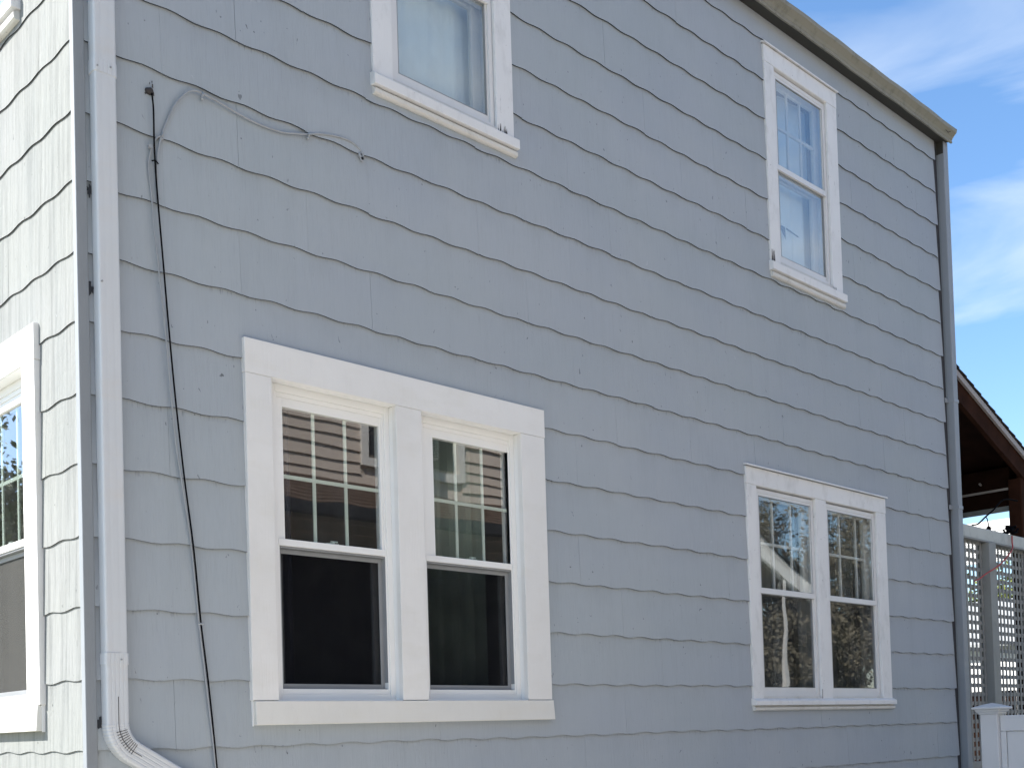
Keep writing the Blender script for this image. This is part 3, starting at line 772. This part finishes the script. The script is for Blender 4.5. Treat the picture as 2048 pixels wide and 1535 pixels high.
for k in range(1, 7):
    y = YN+.1+k*.6
    b = MB(); b.prism([(7.2, y, zr(7.2)-.024), (9.3, y, zr(9.3)-.024), (9.3, y, zr(9.3)-.20), (7.2, y, zr(7.2)-.20)], (0, .045, 0)); b.build('rafter', M_BROWNDK, porch)
MB().box(8.84, 9.0, .205, 5.4, 2.135, 2.33).build('beam', M_BROWNDK, porch, bevel=.004)
MB().box(8.82, 8.838, .205, 5.4, 2.115, 2.134).build('beam_trim', M_RAKE, porch)
MB().box(8.85, 8.99, .205, 5.4, 1.975, 2.134).build('beam', M_BROWNDK, porch)
for x, y in ((8.80, .085), (8.80, 5.3)):
    o = MB().box(x, x+.20, y, y+.12, GZ, zr(x+.1)-.2).build('post', M_BROWN, porch, bevel=.008)
MB().box(7.21, 7.26, .15, 5.4, 2.6, 3.05).build('ledger', M_BROWNDK, porch)
MB().box(9.345, 9.365, YN-.05, 5.5, zr(9.37)-.20, zr(9.37)-.02).build('fascia', M_BROWNDK, porch)
MB().box(8.86, 8.88, .205, 5.4, 1.925, 1.972).build('beam_trim', M_LATT, porch)
for k in range(2):
    b = MB(); b.tube([(8.84, .47+k*.9, 2.20), (8.81, .47+k*.9, 2.21)], .011, 6); b.build('bolt', M_RAKE, porch)

# ================================================================== LATTICE SCREEN
lat = empty('lattice_screen'); tag(lat, 'white vinyl lattice screen with square holes beside the rear corner', 'lattice')
LY = 0.0
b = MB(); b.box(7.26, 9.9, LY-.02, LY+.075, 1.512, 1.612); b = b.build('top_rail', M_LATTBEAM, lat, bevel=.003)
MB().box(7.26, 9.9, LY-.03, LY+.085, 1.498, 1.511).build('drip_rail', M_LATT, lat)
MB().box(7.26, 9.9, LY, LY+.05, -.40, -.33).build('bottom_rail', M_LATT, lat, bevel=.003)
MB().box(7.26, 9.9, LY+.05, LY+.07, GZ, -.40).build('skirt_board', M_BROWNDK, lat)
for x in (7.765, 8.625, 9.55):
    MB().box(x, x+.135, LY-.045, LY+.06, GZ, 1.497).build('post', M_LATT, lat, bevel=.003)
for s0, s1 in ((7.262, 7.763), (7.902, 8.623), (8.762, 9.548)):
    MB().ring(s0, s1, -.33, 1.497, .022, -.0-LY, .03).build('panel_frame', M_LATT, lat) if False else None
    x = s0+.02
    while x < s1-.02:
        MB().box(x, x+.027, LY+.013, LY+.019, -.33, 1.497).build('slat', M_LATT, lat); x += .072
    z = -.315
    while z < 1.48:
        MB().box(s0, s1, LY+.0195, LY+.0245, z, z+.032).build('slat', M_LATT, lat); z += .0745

# string light and red wire
slt = MB(SIDE).tube(spline([(7.60, -.02, 1.630), (7.72, -.02, 1.655), (7.87, -.02, 1.73), (8.02, -.02, 1.80), (8.30, -.04, 1.93), (8.62, -.05, 1.96)]), .007, 6).build('string_light', M_BLACK, None, smooth=True)
tag(slt, 'black string light cord with one clear bulb sagging over the lattice top', 'string light')
MB(SIDE).tube(spline([(7.87, -.02, 1.732), (7.90, -.02, 1.715), (7.918, -.02, 1.675), (7.922, -.02, 1.64)]), .005, 6).build('drop_cord', M_BLACK, slt, smooth=True)
MB(SIDE).tube([(7.922, -.02, 1.655), (7.922, -.02, 1.645), (7.922, -.02, 1.605), (7.922, -.02, 1.597)], [.008, .019, .021, .017], 10).build('socket', M_BLACK, slt)
MB(SIDE).tube([(7.922, -.02, 1.598), (7.922, -.02, 1.588), (7.922, -.02, 1.575), (7.922, -.02, 1.555), (7.922, -.02, 1.54)], [.013, .018, .021, .016, .004], 10).build('bulb', M_BULB, slt, smooth=True)
rw = MB(SIDE).tube(spline([(8.27, .032, 1.60), (8.26, .035, 1.54), (8.20, .06, 1.48), (8.06, .075, 1.40), (7.86, .075, 1.30), (7.65, .06, 1.22), (7.55, .05, 1.175), (7.47, .04, 1.15)]), .0065, 6).build('wire', M_RED, None, smooth=True)
tag(rw, 'loose red wire dangling in front of the white lattice', 'wire')
knot = MB(SIDE)
for i in range(7):
    a0 = rr.uniform(0, 6)
    knot.tube([(8.28+.07*cos(a0+q*.9)+q*.006, -.02+.01*q, 1.66+.035*sin(a0*1.3+q*.9)) for q in range(7)], .009, 5)
kk = knot.build('cord_bundle', M_BLACK, None, smooth=True); tag(kk, 'tangled bundle of black cord lying on the lattice top by the brown post', 'cord')

# ================================================================== VINYL FENCE
fence = empty('fence'); tag(fence, 'white vinyl privacy fence panel and post with moulded pyramid cap', 'fence')
FX = 6.55; FY = -.51
def fpost(y):
    p_ = MB().box(FX, FX+.127, y-.064, y+.064, GZ, .052).build('post', M_FENCE, fence, bevel=.004)
    c_ = MB()
    cx0, cy0 = FX+.0635, y
    def sq(r_, z): return [(cx0-r_, cy0-r_, z), (cx0+r_, cy0-r_, z), (cx0+r_, cy0+r_, z), (cx0-r_, cy0+r_, z)]
    c_.sweep([sq(.070, .050), sq(.074, .056), sq(.076, .066), sq(.083, .068), (sq(.088, .074)), sq(.089, .083), sq(.103, .088), sq(.108, .093), sq(.108, .100), sq(.104, .104), sq(.050, .122), sq(.004, .134)])
    c_.build('cap', M_FENCE, p_, bevel=.001)
fpost(FY); fpost(FY-2.4)
MB().box(FX+.038, FX+.090, FY-2.33, FY-.066, -.075, .040).build('top_rail', M_FENCE, fence, bevel=.004)
MB().box(FX+.038, FX+.090, FY-2.33, FY-.066, -1.68, -1.55).build('bottom_rail', M_FENCE, fence, bevel=.004)
MB().box(FX+.044, FX+.084, FY-.105, FY-.066, -1.55, -.076).build('side_channel', M_FENCE, fence, bevel=.002)
y = FY-.106
while y > FY-2.28:
    y1_ = max(y-.150, FY-2.33)
    MB().box(FX+.053, FX+.075, y1_+.0015, y-.0015, -1.55, -.076).build('board', M_FENCE, fence, bevel=.003); y = y1_

# ================================================================== BEYOND THE LATTICE
shed = empty('shed'); tag(shed, 'low white shed with grey roof glimpsed through the lattice holes', 'shed')
MB().box(16, 19, 1.0, 5.6, GZ, 1.15).build('wall', M_WHITE, shed)
b = MB(); b.prism([(15.8, .8, 1.12), (15.8, 5.8, 1.12), (17.5, 5.8, 1.95), (17.5, .8, 1.95)], (0, 0, .05)); b.prism([(19.2, .8, 1.12), (19.2, 5.8, 1.12), (17.5, 5.8, 1.95), (17.5, .8, 1.95)], (0, 0, .05)); b.build('roof', M_FOG, shed)
df = MB()
yf = -1.0
bf = empty('fence'); tag(bf, 'dark brown board fence far beyond the lattice, in front of the white shed', 'fence')
while yf < 7:
    MB().box(13.5, 13.52, yf, yf+.14, GZ, .38).build('board', M_BROWNDK, bf); yf += .15
# slatted white pergola seen in the gap above the lattice
pg = empty('pergola'); tag(pg, 'sunlit white slatted pergola seen in the gap between lattice and brown porch', 'pergola')
for k in range(14):
    MB().box(11.2+k*.22, 11.26+k*.22, .9, 4.2, 2.18, 2.26).build('slat', M_WHITE, pg)
for yb in (1.0, 4.1): MB().box(11.1, 14.4, yb-.03, yb+.03, 2.08, 2.18).build('beam', M_WHITE, pg)
for xb, yb in ((11.2, 1.0), (14.2, 1.0), (11.2, 4.1), (14.2, 4.1)): MB().box(xb, xb+.09, yb-.045, yb+.045, GZ, 2.08).build('post', M_WHITE, pg)

# ================================================================== TREES
def tree(x, y, height, label, seed, leaf=None, nleaf=2600, spread=1.0, trunk_r=.16):
    r = random.Random(seed); t = empty('tree'); t.location = (x, y, GZ); tag(t, label, 'tree', None)
    tr = MB(); tips = []
    def br(p, d, ln, rad, depth):
        n = 5; pts = [p.copy()]; dd = d.copy()
        for i in range(n):
            dd = (dd+Vector((r.uniform(-1, 1), r.uniform(-1, 1), r.uniform(-.4, .8)))*.17).normalized(); p = p+dd*ln/n; pts.append(p.copy())
        tr.tube([tuple(q) for q in pts], [rad*(1-.55*i/n) for i in range(n+1)], 6 if depth < 2 else 4)
        if depth >= 2: tips.extend(pts[2:])
        if depth < 4:
            for k in range(r.choice((3, 4)) if depth < 3 else 3):
                i0 = r.randint(2, n); ax = Vector((r.uniform(-1, 1)*spread, r.uniform(-1, 1)*spread, r.uniform(.05, .9))).normalized()
                br(pts[i0].copy(), (dd*.5+ax).normalized(), ln*r.uniform(.55, .75), rad*.48, depth+1)
    br(Vector((0, 0, 0)), Vector((0, 0, 1)), height*.36, trunk_r, 0)
    tr.build('trunk', M_BARK, t, recalc=False)
    if leaf:
        lf = MB()
        for _ in range(nleaf):
            c = r.choice(tips)+Vector((r.gauss(0, .16), r.gauss(0, .16), r.gauss(0, .16))); s = r.uniform(.035, .085)
            a = Vector((r.uniform(-1, 1), r.uniform(-1, 1), r.uniform(-1, 1))).normalized(); b2 = a.cross(Vector((r.uniform(-1, 1), r.uniform(-1, 1), 1))).normalized()
            k = len(lf.v); lf.v += [c-a*s, c+b2*s*.6, c+a*s, c-b2*s*.6]; lf.f.append((k, k+1, k+2, k+3))
        tag(lf.build('crown', leaf, t, recalc=False), kind='stuff')
    return t
tree(21, 5.2, 7, 'leafy yellow-green tree beyond the white shed', 21, M_LEAF2, 6000)
tree(20.5, 2.4, 6.2, 'leafy dark green tree beyond the white shed', 22, M_LEAF, 6000)
tree(22.6, -12.3, 9.5, 'twiggy tree mirrored in the left pane of the weathered double window', 23, M_LEAFB, 18000, trunk_r=.2)
tree(24.8, -11.4, 9.5, 'tall brownish tree mirrored between the panes of the weathered double window', 24, M_LEAFB, 14000, trunk_r=.22)
tree(26.9, -12.8, 10, 'tall tree mirrored in the right pane of the weathered double window', 25, M_LEAFB, 9000, trunk_r=.22)
tree(28.8, -11.6, 9, 'broad tree far along the neighbouring yards', 26, M_LEAFB, 8000)
tree(21.0, -15.5, 9, 'dark tree behind the white-trimmed garage', 27, M_LEAFB, 7000, trunk_r=.2)
tree(19.5, -9.0, 6.5, 'small bushy tree at the end of the neighbouring driveway', 31, M_LEAFB, 7000, trunk_r=.12)
tree(22.5, -10.5, 8.5, 'dense tree behind the small bushy tree beyond the garage', 32, M_LEAFB, 9000, trunk_r=.18)
tree(25, -8.0, 7.5, 'rounded tree at the far end of the side yards', 33, M_LEAFB, 8000, trunk_r=.16)
tree(-4.3, 11.0, 7.5, 'front yard tree mirrored in the sunlit front window', 34, M_LEAF, 16000, trunk_r=.16)
tree(-5.8, 16.5, 8.5, 'fuller tree right behind the front yard tree', 36, M_LEAF, 16000, trunk_r=.18)
tree(-4.2, 14.0, 9.0, 'big shade tree between the front yard trees', 38, M_LEAF, 22000, trunk_r=.2)
tree(-8.5, 19.0, 9.0, 'taller street tree beyond the front yard tree', 35, M_LEAF, 9000, trunk_r=.2)
# ================================================================== NEIGHBOUR HOUSE (mirrored in the panes)
nb = empty('house'); tag(nb, 'neighbouring beige clapboard house across the driveway, mirrored in the window panes', 'house')
NY = -7.0
MB().box(-3, 10.9, NY-6, NY-.02, GZ, 6.3).build('wall', M_BEIGE, nb)
b = MB(); zz = 2.3; e_ = .147
nwx0, nwx1, nwz0, nwz1 = 6.62, 8.27, 3.30, 4.75
while zz < 6.2:
    spans = [(-3.0, 10.9)] if (zz+e_ < nwz0 or zz > nwz1) else [(-3.0, nwx0), (nwx1, 10.9)]
    for a, c in spans:
        b.prism([(a, NY-.02, zz), (a, NY+.028, zz), (a, NY+.024, zz+.012), (a, NY-.002, zz+e_), (a, NY-.02, zz+e_)], (c-a, 0, 0))
    zz += e_
o = b.build('clapboard', M_BEIGE, nb); tag(o, kind='stuff')
MB().box(-3, 10.9, NY-.02, NY+.01, GZ, 2.3).build('porch_wall', M_DARKWALL, nb)
wv = MB(); wv.ring(nwx0, nwx1, nwz0, nwz1, .11, NY-.01, NY+.05); wv = wv.build('window', M_BEIGETRIM, nb)
MB().box(nwx0+.16, nwx1-.16, NY-.01, NY+.012, nwz0+.16, nwz1-.16).build('pane', M_DARKWALL, wv)
MB().box(nwx0+.16, nwx1-.16, NY+.01, NY+.035, 4.0, 4.06).build('meeting_rail', M_BEIGETRIM, wv)
pr = MB(); pr.prism([(3.4, NY, 3.05), (12.4, NY, 3.05), (12.4, -5.75, 2.47), (3.4, -5.75, 2.47)], (0, 0, -.05)); pr = pr.build('porch_roof', M_DARKWALL, nb)
rows_ = 9
b = MB()
rg = random.Random(3)
for i in range(rows_):
    y0 = NY+(1.27)*i/rows_; y1 = NY+1.27*(i+1)/rows_+.01
    z0 = 3.06-.58*i/rows_; z1 = 3.06-.58*(i+1)/rows_
    x = 3.4-rg.uniform(0, .3)
    while x < 12.4:
        b.prism([(x+.004, y0, z0), (min(x+.3, 12.42)-.004, y0, z0), (min(x+.3, 12.42)-.004, y1, z1+.012), (x+.004, y1, z1+.012)], (0, 0, .012)); x += .3
o = b.build('roof_shingle', M_BROWNROOF, pr); tag(o, kind='stuff')
MB().box(3.4, 12.4, -5.74, -5.62, 2.36, 2.47).build('gutter', M_DARKWALL, nb)
for x in (3.6, 6.6, 9.6, 12.2): MB().box(x, x+.12, -5.9, -5.78, GZ, 2.40).build('porch_post', M_DARKWALL, nb)
b = MB(); b.prism([(-3.3, NY+.35, 6.28), (11.2, NY+.35, 6.28), (11.2, NY-3, 7.9), (-3.3, NY-3, 7.9)], (0, 0, .06)); b.prism([(-3.3, NY-6.35, 6.28), (11.2, NY-6.35, 6.28), (11.2, NY-3, 7.9), (-3.3, NY-3, 7.9)], (0, 0, .06)); b.build('roof', M_BROWNROOF, nb)
ac_ = empty('air_conditioner'); tag(ac_, 'white window air conditioner in the neighbouring beige house, mirrored in the left pane', 'air conditioner')
MB().box(6.98, 7.62, NY+.05, NY+.32, 3.47, 3.90).build('casing', M_WHITE, ac_, bevel=.01)
for k in range(16): MB().box(7.0, 7.6, NY+.321, NY+.328, 3.49+k*.024, 3.50+k*.024).build('fin', M_BLACK, ac_)
for k in range(10): MB().box(6.972, 6.98, NY+.08, NY+.28, 3.50+k*.036, 3.515+k*.036).build('fin', M_BLACK, ac_)

# garage with white gable further along
ga = empty('garage'); tag(ga, 'white-trimmed gabled garage beyond the neighbouring house, mirrored in the weathered double window', 'garage')
GXr, GZr = 14.1, 3.55
sl_ = .45
b = MB(); b.prism([(11.9, -7.3, GZ), (15.2, -7.3, GZ), (15.2, -7.3, GZr-sl_*1.1), (GXr, -7.3, GZr), (11.9, -7.3, GZr-sl_*2.2)], (0, -5, 0)); b.build('wall', M_FOG, ga)
b = MB()
b.prism([(GXr, -7.0, GZr+.10), (17.0, -7.0, GZr+.10-sl_*2.9), (17.0, -7.0, GZr-.22-sl_*2.9), (GXr, -7.0, GZr-.22)], (0, -.05, 0))
b.prism([(GXr, -7.0, GZr+.10), (11.5, -7.0, GZr+.10-sl_*2.6), (11.5, -7.0, GZr-.22-sl_*2.6), (GXr, -7.0, GZr-.22)], (0, -.05, 0)); b.build('rake_board', M_WHITE, ga)
b = MB()
b.prism([(GXr, -6.9, GZr+.15), (17.1, -6.9, GZr+.15-sl_*3.0), (17.1, -12.5, GZr+.15-sl_*3.0), (GXr, -12.5, GZr+.15)], (0, 0, .05))
b.prism([(GXr, -6.9, GZr+.15), (11.4, -6.9, GZr+.15-sl_*2.7), (11.4, -12.5, GZr+.15-sl_*2.7), (GXr, -12.5, GZr+.15)], (0, 0, .05)); b.build('roof', M_ROOF, ga)
MB().box(15.72, 15.79, -7.06, -7.02, GZ+.3, 2.75).build('post', M_WHITE, ga)
MB().box(12.4, 14.6, -7.33, -7.29, GZ, .3).build('door', M_BEIGETRIM, ga)
